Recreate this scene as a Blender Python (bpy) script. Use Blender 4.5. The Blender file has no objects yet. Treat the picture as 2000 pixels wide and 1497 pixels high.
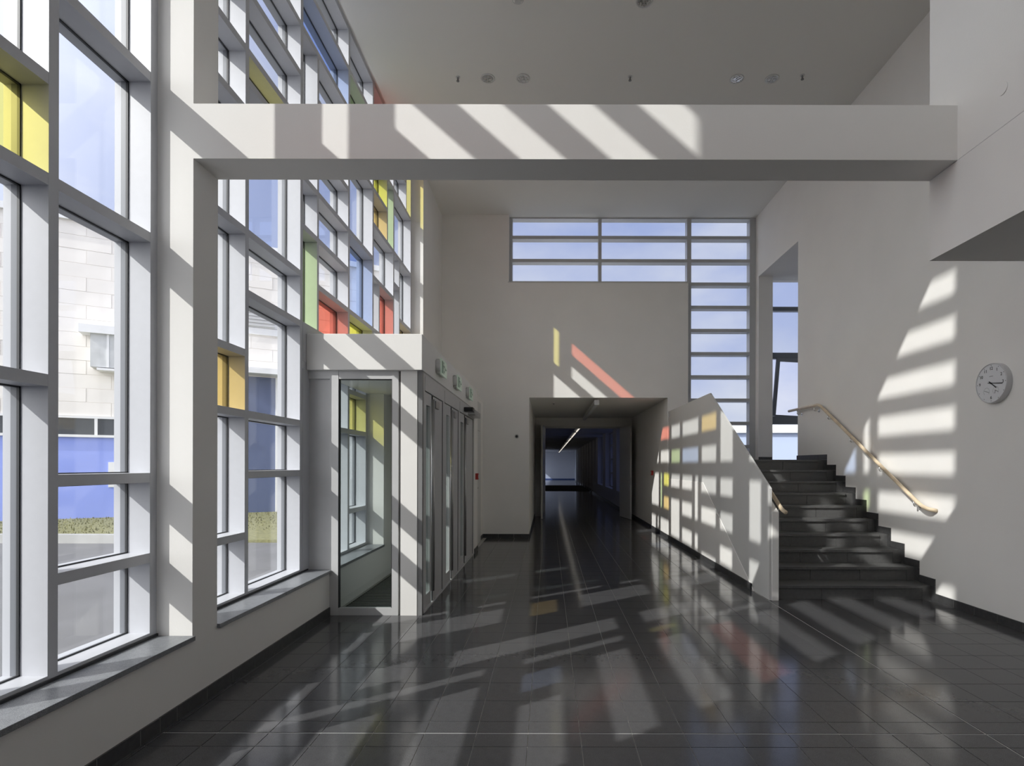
import bpy, bmesh, math, random
from mathutils import Vector, Matrix
random.seed(7)
S = bpy.context.scene
COL = S.collection
R = math.radians

# ------------------------------------------------------------------ camera
cam_d = bpy.data.cameras.new('camera'); cam = bpy.data.objects.new('camera', cam_d)
COL.objects.link(cam)
EYE = 1.554
cam.location = (0, 0, EYE)
cam.rotation_euler = (Matrix.Rotation(R(90), 3, 'X') @ Matrix.Rotation(0.0022, 3, 'Z')).to_euler()
cam_d.sensor_width = 36; cam_d.sensor_fit = 'HORIZONTAL'
cam_d.lens = 36 * 1095 / 2000
cam_d.shift_x = -71 / 2000; cam_d.shift_y = 160.5 / 2000
cam_d.clip_start = 0.05; cam_d.clip_end = 500
S.camera = cam

# ------------------------------------------------------------------ exposure
S.view_settings.view_transform = 'Standard'
try: S.view_settings.look = 'None'
except Exception: pass
S.view_settings.exposure = 0.0
S.view_settings.gamma = 1.0
S.view_settings.use_curve_mapping = False
S.cycles.max_bounces = 14
S.cycles.diffuse_bounces = 8
S.cycles.glossy_bounces = 5
S.cycles.transmission_bounces = 8
S.cycles.transparent_max_bounces = 24
S.cycles.sample_clamp_indirect = 6.0
S.cycles.caustics_reflective = False
S.cycles.caustics_refractive = False
S.cycles.use_denoising = True

# ------------------------------------------------------------------ sun and sky
SUN_E = 4.25
sd = bpy.data.lights.new('sun', 'SUN'); sd.energy = SUN_E; sd.angle = R(0.55); sd.color = (1.0, 0.972, 0.935)
sun = bpy.data.objects.new('sun', sd); COL.objects.link(sun)
sun.location = (-12, -9, 14)
sun.rotation_euler = Vector((1.0, 0.74, -0.87)).to_track_quat('-Z', 'Y').to_euler()

W = bpy.data.worlds.new('sky'); S.world = W; W.use_nodes = True
nt = W.node_tree; nt.nodes.clear()
def N(t, **k):
    n = nt.nodes.new(t)
    for a, b in k.items(): setattr(n, a, b)
    return n
tc = N('ShaderNodeTexCoord'); sep = N('ShaderNodeSeparateXYZ')
nt.links.new(tc.outputs['Generated'], sep.inputs[0])
ramp = N('ShaderNodeValToRGB')
cr = ramp.color_ramp
cr.elements[0].position = 0.0; cr.elements[0].color = (0.60, 0.66, 0.86, 1)
cr.elements[1].position = 1.0; cr.elements[1].color = (0.22, 0.30, 0.68, 1)
e = cr.elements.new(0.25); e.color = (0.46, 0.54, 0.84, 1)
e = cr.elements.new(0.55); e.color = (0.32, 0.41, 0.76, 1)
nt.links.new(sep.outputs['Z'], ramp.inputs['Fac'])
mp = N('ShaderNodeMapping'); mp.inputs['Scale'].default_value = (1.3, 1.3, 3.2)
nt.links.new(tc.outputs['Generated'], mp.inputs['Vector'])
no = N('ShaderNodeTexNoise'); no.inputs['Scale'].default_value = 1.7; no.inputs['Detail'].default_value = 7; no.inputs['Roughness'].default_value = 0.52
nt.links.new(mp.outputs[0], no.inputs['Vector'])
cl = N('ShaderNodeValToRGB'); cl.color_ramp.elements[0].position = 0.47; cl.color_ramp.elements[0].color = (0, 0, 0, 1)
cl.color_ramp.elements[1].position = 0.72; cl.color_ramp.elements[1].color = (0.9, 0.9, 0.9, 1)
nt.links.new(no.outputs['Fac'], cl.inputs['Fac'])
mx = N('ShaderNodeMixRGB'); mx.inputs['Color2'].default_value = (0.86, 0.88, 0.95, 1)
nt.links.new(cl.outputs['Color'], mx.inputs['Fac']); nt.links.new(ramp.outputs['Color'], mx.inputs['Color1'])
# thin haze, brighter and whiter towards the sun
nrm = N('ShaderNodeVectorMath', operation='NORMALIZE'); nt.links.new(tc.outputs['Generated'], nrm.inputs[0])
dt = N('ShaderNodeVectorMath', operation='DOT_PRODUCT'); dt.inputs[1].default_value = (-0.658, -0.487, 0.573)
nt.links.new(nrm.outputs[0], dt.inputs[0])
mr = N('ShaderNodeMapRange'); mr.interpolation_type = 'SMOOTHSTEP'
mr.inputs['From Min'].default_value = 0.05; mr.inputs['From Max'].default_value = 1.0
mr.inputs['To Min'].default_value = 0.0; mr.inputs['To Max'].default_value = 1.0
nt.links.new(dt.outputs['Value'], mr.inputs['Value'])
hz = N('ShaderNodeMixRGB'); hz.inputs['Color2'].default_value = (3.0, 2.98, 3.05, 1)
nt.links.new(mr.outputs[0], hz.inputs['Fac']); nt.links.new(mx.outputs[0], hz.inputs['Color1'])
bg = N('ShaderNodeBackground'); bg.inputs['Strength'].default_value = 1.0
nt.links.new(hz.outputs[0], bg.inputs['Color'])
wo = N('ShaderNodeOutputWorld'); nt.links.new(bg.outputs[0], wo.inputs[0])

# ------------------------------------------------------------------ materials
MATS = {}
def mat(name, color, rough=0.6, metal=0.0, spec=0.5, noise=0.0, nscale=8.0, bump=0.0, bscale=60.0, emit=None, es=1.0, coat=0.0, speck=None):
    m = bpy.data.materials.new(name); m.use_nodes = True
    t = m.node_tree; b = t.nodes['Principled BSDF']
    b.inputs['Base Color'].default_value = (*color, 1); b.inputs['Roughness'].default_value = rough
    b.inputs['Metallic'].default_value = metal
    b.inputs['Specular IOR Level'].default_value = spec
    if coat: b.inputs['Coat Weight'].default_value = coat; b.inputs['Coat Roughness'].default_value = 0.05
    tcn = t.nodes.new('ShaderNodeTexCoord')
    if noise > 0:
        n = t.nodes.new('ShaderNodeTexNoise'); n.inputs['Scale'].default_value = nscale; n.inputs['Detail'].default_value = 5
        t.links.new(tcn.outputs['Object'], n.inputs['Vector'])
        r = t.nodes.new('ShaderNodeValToRGB')
        a = [max(0, c * (1 - noise)) for c in color]; c2 = [min(1, c * (1 + noise)) for c in color]
        r.color_ramp.elements[0].position = 0.3; r.color_ramp.elements[0].color = (*a, 1)
        r.color_ramp.elements[1].position = 0.7; r.color_ramp.elements[1].color = (*c2, 1)
        t.links.new(n.outputs['Fac'], r.inputs['Fac'])
        last = r.outputs['Color']
        if speck:
            v = t.nodes.new('ShaderNodeTexNoise'); v.inputs['Scale'].default_value = speck[0]; v.inputs['Detail'].default_value = 2
            t.links.new(tcn.outputs['Object'], v.inputs['Vector'])
            r2 = t.nodes.new('ShaderNodeValToRGB'); r2.color_ramp.elements[0].position = 0.56; r2.color_ramp.elements[1].position = 0.66
            r2.color_ramp.elements[0].color = (0, 0, 0, 1); r2.color_ramp.elements[1].color = (1, 1, 1, 1)
            t.links.new(v.outputs['Fac'], r2.inputs['Fac'])
            mm = t.nodes.new('ShaderNodeMixRGB'); mm.inputs['Color2'].default_value = (*speck[1], 1)
            t.links.new(r2.outputs['Color'], mm.inputs['Fac']); t.links.new(last, mm.inputs['Color1'])
            last = mm.outputs[0]
        t.links.new(last, b.inputs['Base Color'])
    if bump > 0:
        n = t.nodes.new('ShaderNodeTexNoise'); n.inputs['Scale'].default_value = bscale; n.inputs['Detail'].default_value = 3
        t.links.new(tcn.outputs['Object'], n.inputs['Vector'])
        bp = t.nodes.new('ShaderNodeBump'); bp.inputs['Strength'].default_value = bump; bp.inputs['Distance'].default_value = 0.01
        t.links.new(n.outputs['Fac'], bp.inputs['Height']); t.links.new(bp.outputs[0], b.inputs['Normal'])
    if emit:
        b.inputs['Emission Color'].default_value = (*emit, 1); b.inputs['Emission Strength'].default_value = es
    MATS[name] = m
    return m

def glass(name, tint, ior=1.5, refl=1.0):
    m = bpy.data.materials.new(name); m.use_nodes = True
    t = m.node_tree; t.nodes.clear()
    tr = t.nodes.new('ShaderNodeBsdfTransparent'); tr.inputs['Color'].default_value = (*tint, 1)
    gl = t.nodes.new('ShaderNodeBsdfGlossy'); gl.inputs['Roughness'].default_value = 0.0; gl.inputs['Color'].default_value = (refl, refl, refl, 1)
    lwn = t.nodes.new('ShaderNodeLayerWeight'); lwn.inputs['Blend'].default_value = 0.5      # facing = 1 - |cos|, the same from both sides
    pw = t.nodes.new('ShaderNodeMath'); pw.operation = 'POWER'; pw.inputs[1].default_value = 5.0
    fr = t.nodes.new('ShaderNodeMath'); fr.operation = 'MULTIPLY_ADD'; fr.inputs[1].default_value = 0.90; fr.inputs[2].default_value = 0.035
    t.links.new(lwn.outputs['Facing'], pw.inputs[0]); t.links.new(pw.outputs[0], fr.inputs[0])
    mxx = t.nodes.new('ShaderNodeMixShader'); o = t.nodes.new('ShaderNodeOutputMaterial')
    t.links.new(fr.outputs[0], mxx.inputs['Fac']); t.links.new(tr.outputs[0], mxx.inputs[1]); t.links.new(gl.outputs[0], mxx.inputs[2])
    t.links.new(mxx.outputs[0], o.inputs[0])
    MATS[name] = m
    return m

WHITE = mat('white_plaster', (0.845, 0.83, 0.80), 0.85, noise=0.02, nscale=1.5, bump=0.06, bscale=90)
CEILW = mat('ceiling_paint', (0.80, 0.79, 0.75), 0.9)
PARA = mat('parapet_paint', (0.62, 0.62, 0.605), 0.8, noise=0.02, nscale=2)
FRAME = mat('frame_paint', (0.57, 0.58, 0.615), 0.42, noise=0.015, nscale=20)
FRAMEG = mat('frame_grey', (0.50, 0.51, 0.52), 0.4, noise=0.02, nscale=10)
ALU = mat('aluminium_paint', (0.56, 0.56, 0.56), 0.42, noise=0.02, nscale=10)
ALUD = mat('aluminium_dark', (0.22, 0.22, 0.22), 0.4, noise=0.02, nscale=10)
GASKET = mat('gasket', (0.03, 0.032, 0.035), 0.5)
TILE = mat('granite_tile', (0.070, 0.070, 0.073), 0.12, spec=0.40, noise=0.07, nscale=22, speck=(420, (0.18, 0.18, 0.185)))
TILES = mat('granite_step', (0.100, 0.100, 0.099), 0.34, noise=0.12, nscale=25, speck=(400, (0.20, 0.20, 0.20)))
GROUT = mat('grout', (0.50, 0.49, 0.46), 0.8, noise=0.1, nscale=30)
GROUTL = mat('joint_sealant', (0.42, 0.42, 0.41), 0.5)
SKIRT = mat('skirting_tile', (0.055, 0.055, 0.056), 0.35, noise=0.2, nscale=25)
SILL = mat('stone_sill', (0.19, 0.20, 0.215), 0.35, noise=0.15, nscale=40, speck=(300, (0.45, 0.46, 0.48)))
WOOD = mat('beech_wood', (0.70, 0.57, 0.40), 0.38, noise=0.18, nscale=6, coat=0.2)
CHROME = mat('chrome', (0.75, 0.75, 0.75), 0.16, metal=1.0)
STEEL = mat('steel', (0.5, 0.5, 0.5), 0.3, metal=1.0)
REFL = mat('reflector_metal', (0.85, 0.87, 0.86), 0.25, metal=0.6)
BLACK = mat('black_plastic', (0.015, 0.015, 0.015), 0.4)
REDP = mat('red_plastic', (0.42, 0.03, 0.02), 0.4)
CLOCKW = mat('clock_face', (0.72, 0.73, 0.75), 0.5)
CLOCKR = mat('clock_rim', (0.62, 0.62, 0.63), 0.35)
SIGNG = mat('sign_panel', (0.60, 0.68, 0.60), 0.4, emit=(0.6, 0.8, 0.6), es=0.10)
SIGND = mat('sign_green', (0.16, 0.30, 0.20), 0.4)
PLASTW = mat('white_plastic', (0.62, 0.62, 0.6), 0.4)
MATM = mat('entrance_mat', (0.06, 0.06, 0.055), 0.9, noise=0.3, nscale=60)
ASPH = mat('asphalt', (0.135, 0.135, 0.14), 0.9, noise=0.12, nscale=1.2)
CONC = mat('concrete', (0.36, 0.36, 0.35), 0.9, noise=0.08, nscale=2)
GRASSM = mat('grass', (0.19, 0.185, 0.085), 0.95, noise=0.35, nscale=14)
BLOCK = mat('stone_block', (0.86, 0.82, 0.77), 0.9, noise=0.05, nscale=1.2)
MORTAR = mat('mortar', (0.80, 0.76, 0.72), 0.9)
BLUEW = mat('blue_render', (0.30, 0.38, 0.85), 0.8, noise=0.03, nscale=1)
EXTW = mat('exterior_white', (0.82, 0.82, 0.82), 0.6)
DARKG = mat('dark_window', (0.05, 0.055, 0.06), 0.08)
ROOFM = mat('white_roof', (0.8, 0.8, 0.78), 0.6)
PALEB = mat('pale_blue_panel', (0.45, 0.52, 0.68), 0.6)
CAPM = mat('cap_paint', (0.46, 0.47, 0.50), 0.5)
PLATE = mat('plate_grey', (0.17, 0.18, 0.20), 0.4)
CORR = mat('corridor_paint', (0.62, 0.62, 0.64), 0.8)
TUBE = mat('lamp_tube', (0.8, 0.8, 0.8), 0.4, emit=(1, 0.93, 0.8), es=0.9)
WIREG = mat('satin_metal', (0.45, 0.45, 0.44), 0.35, metal=0.8)
HOODM = mat('weathered_metal', (0.6, 0.61, 0.61), 0.6, noise=0.12, nscale=3)

def T2(*c): return tuple(math.sqrt(x) for x in c)      # a pane has two faces
G_CLEAR = glass('clear_glass', T2(0.93, 0.95, 0.95))
G = {'c': G_CLEAR,
     'y': glass('yellow_glass', T2(0.93, 0.86, 0.28)),
     'l': glass('lime_glass', T2(0.90, 0.88, 0.13)),
     'o': glass('orange_glass', T2(0.93, 0.69, 0.25)),
     'r': glass('red_glass', T2(0.92, 0.26, 0.18)),
     'g': glass('green_glass', T2(0.68, 0.86, 0.47)),
     'b': glass('blue_glass', T2(0.52, 0.65, 0.92))}
GLAB = {'y': 'yellow tinted glass pane', 'l': 'lime yellow tinted glass pane', 'o': 'orange tinted glass pane', 'r': 'red tinted glass pane', 'g': 'pale green tinted glass pane', 'b': 'light blue tinted glass pane'}

# ------------------------------------------------------------------ mesh helpers
def mesh_obj(name, me, parent=None):
    o = bpy.data.objects.new(name, me); COL.objects.link(o)
    if parent is not None: o.parent = parent
    return o
def add_box(bm, x0, x1, y0, y1, z0, z1, mi=0):
    vs = [bm.verts.new(p) for p in ((x0,y0,z0),(x1,y0,z0),(x1,y1,z0),(x0,y1,z0),(x0,y0,z1),(x1,y0,z1),(x1,y1,z1),(x0,y1,z1))]
    for f in ((0,3,2,1),(4,5,6,7),(0,1,5,4),(1,2,6,5),(2,3,7,6),(3,0,4,7)):
        fc = bm.faces.new([vs[i] for i in f]); fc.material_index = mi
def fin(bm, name, m, parent=None, smooth=False, bevel=0.0):
    if bevel > 0:
        bmesh.ops.bevel(bm, geom=list(bm.edges), offset=bevel, segments=2, affect='EDGES', profile=0.5)
    me = bpy.data.meshes.new(name); bm.to_mesh(me); bm.free()
    for mm in (m if isinstance(m, (list, tuple)) else [m]): me.materials.append(mm)
    if smooth:
        for p in me.polygons: p.use_smooth = True
    return mesh_obj(name, me, parent)
def box(name, b, m, parent=None, bevel=0.0):
    bm = bmesh.new(); add_box(bm, *b); return fin(bm, name, m, parent, bevel=bevel)
def boxes(name, bl, m, parent=None):
    bm = bmesh.new()
    for b in bl: add_box(bm, *b)
    return fin(bm, name, m, parent)
def prism_x(name, pts, x0, x1, m, parent=None, bevel=0.0):      # polygon in (Y,Z) extruded along X
    bm = bmesh.new()
    a = [bm.verts.new((x0, y, z)) for y, z in pts]; b = [bm.verts.new((x1, y, z)) for y, z in pts]
    bm.faces.new(a); bm.faces.new(list(reversed(b)))
    n = len(pts)
    for i in range(n): bm.faces.new((a[i], b[i], b[(i+1) % n], a[(i+1) % n]))
    bmesh.ops.recalc_face_normals(bm, faces=bm.faces)
    return fin(bm, name, m, parent, bevel=bevel)
def add_cyl(bm, p, axis, r, h, seg=24, r2=None):
    r2 = r if r2 is None else r2
    q = Vector(axis).normalized().to_track_quat('Z', 'Y').to_matrix().to_4x4()
    M = Matrix.Translation(Vector(p) + Vector(axis).normalized() * h / 2) @ q
    bmesh.ops.create_cone(bm, cap_ends=True, cap_tris=False, segments=seg, radius1=r, radius2=r2, depth=h, matrix=M)
def cyl(name, p, axis, r, h, m, parent=None, seg=24, r2=None, smooth=False):
    bm = bmesh.new(); add_cyl(bm, p, axis, r, h, seg, r2)
    o = fin(bm, name, m, parent)
    if smooth:
        for f in o.data.polygons:
            if len(f.vertices) == 4: f.use_smooth = True
    return o
def add_tube(bm, pts, r, seg=12, cap=True):
    pts = [Vector(p) for p in pts]; rings = []
    up = None
    for i, p in enumerate(pts):
        d = (pts[min(i+1, len(pts)-1)] - pts[max(i-1, 0)]).normalized()
        if up is None:
            up = d.orthogonal().normalized()
        s = d.cross(up).normalized(); up = s.cross(d).normalized()
        rr = r[i] if isinstance(r, (list, tuple)) else r
        rings.append([bm.verts.new(p + (s * math.cos(a) + up * math.sin(a)) * rr) for a in [2*math.pi*k/seg for k in range(seg)]])
    for a, b in zip(rings, rings[1:]):
        for k in range(seg): bm.faces.new((a[k], a[(k+1) % seg], b[(k+1) % seg], b[k]))
    if cap:
        bm.faces.new(list(reversed(rings[0]))); bm.faces.new(rings[-1])
def tube(name, pts, r, m, parent=None, seg=12):
    bm = bmesh.new(); add_tube(bm, pts, r, seg); bmesh.ops.recalc_face_normals(bm, faces=bm.faces)
    return fin(bm, name, m, parent, smooth=True)
def empty(name, loc=(0, 0, 0)):
    o = bpy.data.objects.new(name, None); o.empty_display_size = 0.1; COL.objects.link(o); o.location = loc
    return o
def tag(o, label=None, cat=None, group=None, kind=None):
    if label: o['label'] = label
    if cat: o['category'] = cat
    if group: o['group'] = group
    if kind: o['kind'] = kind
    return o
def struct(o, label, cat): return tag(o, label, cat, kind='structure')
def copy_tree(o, parent=None):
    c = o.copy(); COL.objects.link(c)
    if parent is not None: c.parent = parent
    for ch in list(o.children):
        d = ch.copy(); COL.objects.link(d); d.parent = c
        for g in list(ch.children):
            e2 = g.copy(); COL.objects.link(e2); e2.parent = d
    return c
def text_mesh(s, size, parent, m, loc, rot, name='numeral', align='CENTER', ext=0.0008):
    cu = bpy.data.curves.new(name, 'FONT'); cu.body = s; cu.size = size; cu.align_x = align; cu.align_y = 'CENTER'; cu.extrude = ext
    to = bpy.data.objects.new(name + '_tmp', cu); COL.objects.link(to)
    dg = bpy.context.evaluated_depsgraph_get()
    me = bpy.data.meshes.new_from_object(to.evaluated_get(dg)); me.name = name
    bpy.data.objects.remove(to); me.materials.clear(); me.materials.append(m)
    o = mesh_obj(name, me, parent); o.location = loc; o.rotation_euler = rot
    return o

# ------------------------------------------------------------------ main dimensions
XF = -2.483        # inner face of the facade grid
XW = -2.255        # inner face of the low wall and the column
XR = 4.46          # stair wall
YB = 11.95         # back wall
ZC = 6.89          # ceiling
XC = 2.54          # corridor wall / stair flank
ZT = 10.6          # top of the tall front hall
YS = -6.0          # end of the hall behind the camera

# ================================================================== FLOOR
floor = struct(box('floor', (-2.9, 6.6, YS, 62, -0.25, -0.004), GROUT), 'dark polished granite tile floor with pale joints', 'floor')
xs = [-2.255] + [-0.113 + 0.3 * n for n in range(-7, 9)] + [2.54] + [-0.113 + 0.3 * n for n in range(10, 16)] + [4.46]
ys_n = [3.09 - 0.3 * n for n in range(2, -1, -1)] + [3.247] + [3.395 + 0.3 * n for n in range(0, 46)]
JG = 0.0024
tile_cache = {}
def tile_mesh(w, h, v):
    k = (round(w, 3), round(h, 3), v)
    if k not in tile_cache:
        bm = bmesh.new(); add_box(bm, JG, w - JG, JG, h - JG, -0.004, 0.0)
        me = bpy.data.meshes.new('tile'); bm.to_mesh(me); bm.free(); me.materials.append(TILE); tile_cache[k] = me
    return tile_cache[k]
n_t = 0; rest = bmesh.new()
for j in range(len(ys_n) - 1):
    for i in range(len(xs) - 1):
        x0, x1, y0, y1 = xs[i], xs[i+1], ys_n[j], ys_n[j+1]
        if y0 > 6.5 and x0 > 2.5: continue
        if y0 > 5.7 and x1 < -1.2: 
            if y1 > 10.2: continue
        if y0 >= 11.9 and (x1 < -0.41 or x0 > 2.5): continue
        a = abs(x0 - 2.54) < 1e-4; b = abs(x1 - 2.54) < 1e-4
        c = abs(y0 - 3.247) < 1e-4; d = abs(y1 - 3.247) < 1e-4
        x0 += 0.004 * a; x1 -= 0.004 * b; y0 += 0.004 * c; y1 -= 0.004 * d
        if i == 0: x0 += 0.03
        vis = y1 > 2.85 and y0 < 7.0 and not (x1 > 2.9 + 0.0 and (x1 / max(y1, .1)) > 0.95) and not (x0 < -1.2 and y0 > 5.8)
        if vis and n_t < 296:
            o = mesh_obj('tile', tile_mesh(x1 - x0, y1 - y0, 0), floor); o.location = (x0, y0, 0); n_t += 1
        else:
            add_box(rest, x0 + JG, x1 - JG, y0 + JG, y1 - JG, -0.004, 0.0)
o = fin(rest, 'tile_field', TILE, floor); o['kind'] = 'stuff'
box('tile_border', (XW, XW + 0.026, 2.4, 5.78, -0.004, 0.0), TILE, floor)
box('expansion_joint', (2.5365, 2.5435, 2.4, 6.48, -0.004, -0.0012), GROUTL, floor)
box('expansion_joint', (XW, XR, 3.2435, 3.2505, -0.004, -0.0012), GROUTL, floor)
bm = bmesh.new(); add_box(bm, -2.3, XR, YS, 2.49, -0.004, 0.0)
fin(bm, 'floor_hall_field', TILE, floor)
box('floor_corridor_field', (-0.45, 2.9, 16.9, 61, -0.004, 0.0), TILE, floor)

# ================================================================== FACADE (window_1)
fac = empty('window_1', (XF, 3, 0)); struct(fac, 'tall left glass facade, pale grey grid of deep mullions with coloured panes', 'window')
OFF = Vector((-XF, -3, 0))
def fpart(name, b, m, bevel=0.0):
    o = box(name, b, m, fac, bevel); o.matrix_parent_inverse = Matrix.Translation(OFF); return o
XG, XO = -2.620, -2.708
mull = [(0.80, 0.855, .44, ZT), (2.44, 2.495, .44, ZT), (2.782, 2.84, .44, ZT), (3.495, 3.555, .44, ZT), (3.82, 3.875, .44, 7.0), (4.585, 4.64, .44, 7.0),
        (5.60, 5.66, .44, 7.0), (6.936, 6.996, .44, 7.0), (7.893, 7.953, 2.9, 7.0), (8.95, 9.01, 2.9, 6.44), (10.07, 10.13, 2.9, 7.0),
        (1.90, 1.95, 2.0, 2.44), (6.008, 6.055, 3.0, 5.94), (8.60, 8.65, 5.0, 5.94), (8.19, 8.24, 3.5, 4.19), (9.30, 9.355, 3.0, 4.94), (9.745, 9.785, 6.0, 6.94), (7.62, 7.68, .44, 2.9)]
H = 0.5
cells = []
def colm(y0, y1, tops, colors={}):
    for a, b in zip(tops, tops[1:]): cells.append((y0, y1, a, b, colors.get(a, 'c')))
colm(0.855, 2.44, [.5, 1, 1.5, 2], {}); cells += [(0.855, 1.90, 2, 2.5, 'c'), (1.95, 2.44, 2, 2.5, 'b')]
colm(0.855, 2.44, [2.5 + .5 * k for k in range(17)], {3.5: 'r'})
colm(2.495, 2.782, [.5, 2, 3, 3.5, 4.5, 5.5, 6.5, 7.0, 7.5, 8.5, 9.5, 10.5], {3: 'y', 7.0: 'g'})
colm(2.84, 3.495, [.5, 1, 1.5, 3, 4, 5, 6, 7, 7.5, 8.5, 9.5, 10.5], {7.5: 'b'})
colm(3.875, 4.585, [.5, 1, 2, 2.5, 3.5, 4.5, 5, 5.5, 6, 7], {2: 'o'})
colm(4.64, 5.60, [.5, 1.5, 2, 3, 3.5, 4.75, 5, 5.5, 6, 6.5, 7], {4.75: 'y', 6.5: 'o'})
colm(5.66, 6.936, [.5, 2, 2.96])
colm(6.996, 7.62, [.5, 1, 2, 2.5, 2.96], {2: 'y'})
colm(5.66, 6.008, [3, 4, 4.5, 5, 6], {3: 'g'})
colm(6.055, 6.936, [3, 3.5, 4, 4.5, 5, 5.5, 6], {3: 'r'})
colm(5.66, 6.936, [6, 6.5, 7], {6: 'b'})
colm(6.996, 7.893, [3, 3.5, 4.5, 5.5, 6, 6.5, 7], {3: 'l', 3.5: 'b', 6: 'g'})
cells += [(7.953, 8.95, 3, 3.5, 'c'), (7.953, 8.19, 3.5, 4.25, 'c'), (8.24, 8.95, 3.5, 4.25, 'r'), (7.953, 8.95, 4.25, 5, 'c'), (7.953, 8.60, 5, 5.5, 'o'), (7.953, 8.60, 5.5, 6, 'l'),
          (8.65, 8.95, 5, 6, 'g'), (7.953, 8.95, 6, 6.5, 'c'), (7.953, 9.745, 6.5, 7, 'r'), (9.01, 9.30, 3, 4.5, 'c'), (9.01, 9.30, 4.5, 5, 'c'), (9.355, 10.07, 3, 3.5, 'c'), (9.355, 10.07, 3.5, 4, 'o'), (9.355, 10.07, 4, 5, 'c'),
          (9.01, 10.07, 5, 6, 'c'), (9.01, 9.745, 6, 6.5, 'c'), (9.785, 10.07, 6, 7, 'y')]
for y0, y1, z0, z1 in mull:
    fpart('mullion', (XG, XF, y0, y1, z0, z1), FRAME)
    fpart('gasket', (XG - 0.014, XG, y0 - 0.007, y1 + 0.007, z0, z1), GASKET)
    fpart('pressure_plate', (XG - 0.046, XG - 0.014, y0 - 0.004, y1 + 0.004, z0, z1), PLATE)
    fpart('cover_cap', (XO, XG - 0.046, y0, y1, z0, z1), CAPM)
# transoms: union of intervals per height
segs = {}
for y0, y1, a, b, c in cells:
    for z in (a, b): segs.setdefault(z, []).append((y0, y1))
for z, iv in segs.items():
    iv = sorted(set(iv)); merged = []
    mains = [m for m in mull if m[2] < z - 0.08 and m[3] > z - 0.03]
    for y0, y1 in iv:
        if merged and y0 < merged[-1][1] + 0.01: merged[-1][1] = max(merged[-1][1], y1)
        elif merged and y0 - merged[-1][1] < 0.07 and not any(abs(m[0] - merged[-1][1]) < 0.01 for m in mains): merged[-1][1] = max(merged[-1][1], y1)
        else: merged.append([y0, y1])
    for y0, y1 in merged:
        fpart('transom', (XG, XF - 0.001, y0, y1, z - 0.06, z), FRAME)
        fpart('transom_gasket', (XG - 0.013, XG, y0, y1, z - 0.068, z + 0.007), GASKET)
        fpart('transom_cap', (XO, XG - 0.013, y0, y1, z - 0.06, z), CAPM)
for y0, y1, a, b, c in cells:
    o = fpart('pane', (XG - 0.011, XG - 0.005, y0 - 0.004, y1 + 0.004, a - 0.004, b - 0.056), G[c])
    if c in GLAB: o['label'] = GLAB[c]
fpart('spandrel_panel', (XO, XF + 0.004, 5.66, 10.07, 2.60, 2.99), FRAME)

# ================================================================== WALLS
wl = empty('wall_left', (XW, 0, 0)); struct(wl, 'low white wall and piers under and beside the glass facade', 'wall')
def wpart(p, name, b, m=WHITE, bevel=0.0):
    o = box(name, b, m, p, bevel); o.matrix_parent_inverse = Matrix.Translation(-p.location); return o
wpart(wl, 'low_wall', (-2.70, XW, 0.8, 5.78, 0, 0.44))
wpart(wl, 'lobby_low_wall', (-2.70, XW, 5.78, 7.68, 0, 0.44))
wpart(wl, 'lobby_pier', (-2.70, XW, 7.68, 10.18, 0, 2.62))
wpart(wl, 'end_pier', (-2.70, -2.28, 10.18, 12.3, 0, 7.1))
wpart(wl, 'hall_pier', (-2.70, XW, -2.2, 0.80, 0, ZT))
wpart(wl, 'top_band', (-2.75, -2.44, 3.82, 12.3, 7.0, 7.25))
c0 = struct(box('trim_1', (-2.70, XW, 3.555, 3.82, 0.44, ZT), WHITE), 'white square column between the glass facade bays', 'column')
bm0 = struct(box('trim_2', (XW, 2.59, 3.555, 3.818, 3.495, 3.843), WHITE), 'white concrete beam crossing the hall with striped sunlight', 'beam')

sill = struct(empty('trim_3', (XW, 2, .45)), 'speckled grey stone window sill along the facade', 'sill')
for y0, y1 in ((0.8, 2.25), (2.255, 3.553), (3.822, 4.78), (4.785, 5.775), (5.79, 7.66)):
    o = box('sill_slab', (XF - 0.01, XW + 0.022, y0, y1, 0.437, 0.467), SILL, sill, bevel=0.002); o.matrix_parent_inverse = Matrix.Translation(-sill.location)
o = box('frame_foot', (XF, XF + 0.012, 0.8, 3.555, 0.467, 0.482), GASKET, sill); o.matrix_parent_inverse = Matrix.Translation(-sill.location)
o = box('frame_foot', (XF, XF + 0.012, 3.82, 5.775, 0.467, 0.482), GASKET, sill); o.matrix_parent_inverse = Matrix.Translation(-sill.location)

wr = struct(empty('wall_right', (XR, 5, 0)), 'tall white stair wall with sunlight patches', 'wall')
wpart(wr, 'wall_face', (XR, 4.76, YS, 10.03, 0, ZT))
wpart(wr, 'wall_head', (XR, 4.76, 10.03, 11.91, 5.575, ZT))
wpart(wr, 'wall_foot', (XR, 4.76, 10.03, 11.91, 0, 1.65))
wpart(wr, 'wall_jamb', (XR, 4.76, 11.91, 12.30, 0, ZT))

wb = struct(empty('wall_back', (0, YB, 0)), 'white back wall above and beside the corridor opening', 'wall')
wpart(wb, 'wall_left_part', (-2.70, -0.85, YB, 12.3, 0, 7.1))
wpart(wb, 'wall_left_lower', (-0.85, -0.41, YB, 12.3, 0, 5.46))
wpart(wb, 'wall_lintel', (-0.41, XC, YB, 12.3, 2.995, 5.46))
wpart(wb, 'wall_right_lower', (XC, 2.975, YB, 12.3, 0, 5.46))
wpart(wb, 'wall_under_window', (2.975, XR, YB, 12.3, 0, 1.65))
wpart(wb, 'wall_head', (-0.85, XR, YB, 12.3, 6.96, 7.1))
box('window_board', (-0.87, 2.99, YB - 0.012, 12.1, 5.447, 5.465), PLASTW, wb).matrix_parent_inverse = Matrix.Translation(-wb.location)

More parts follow.
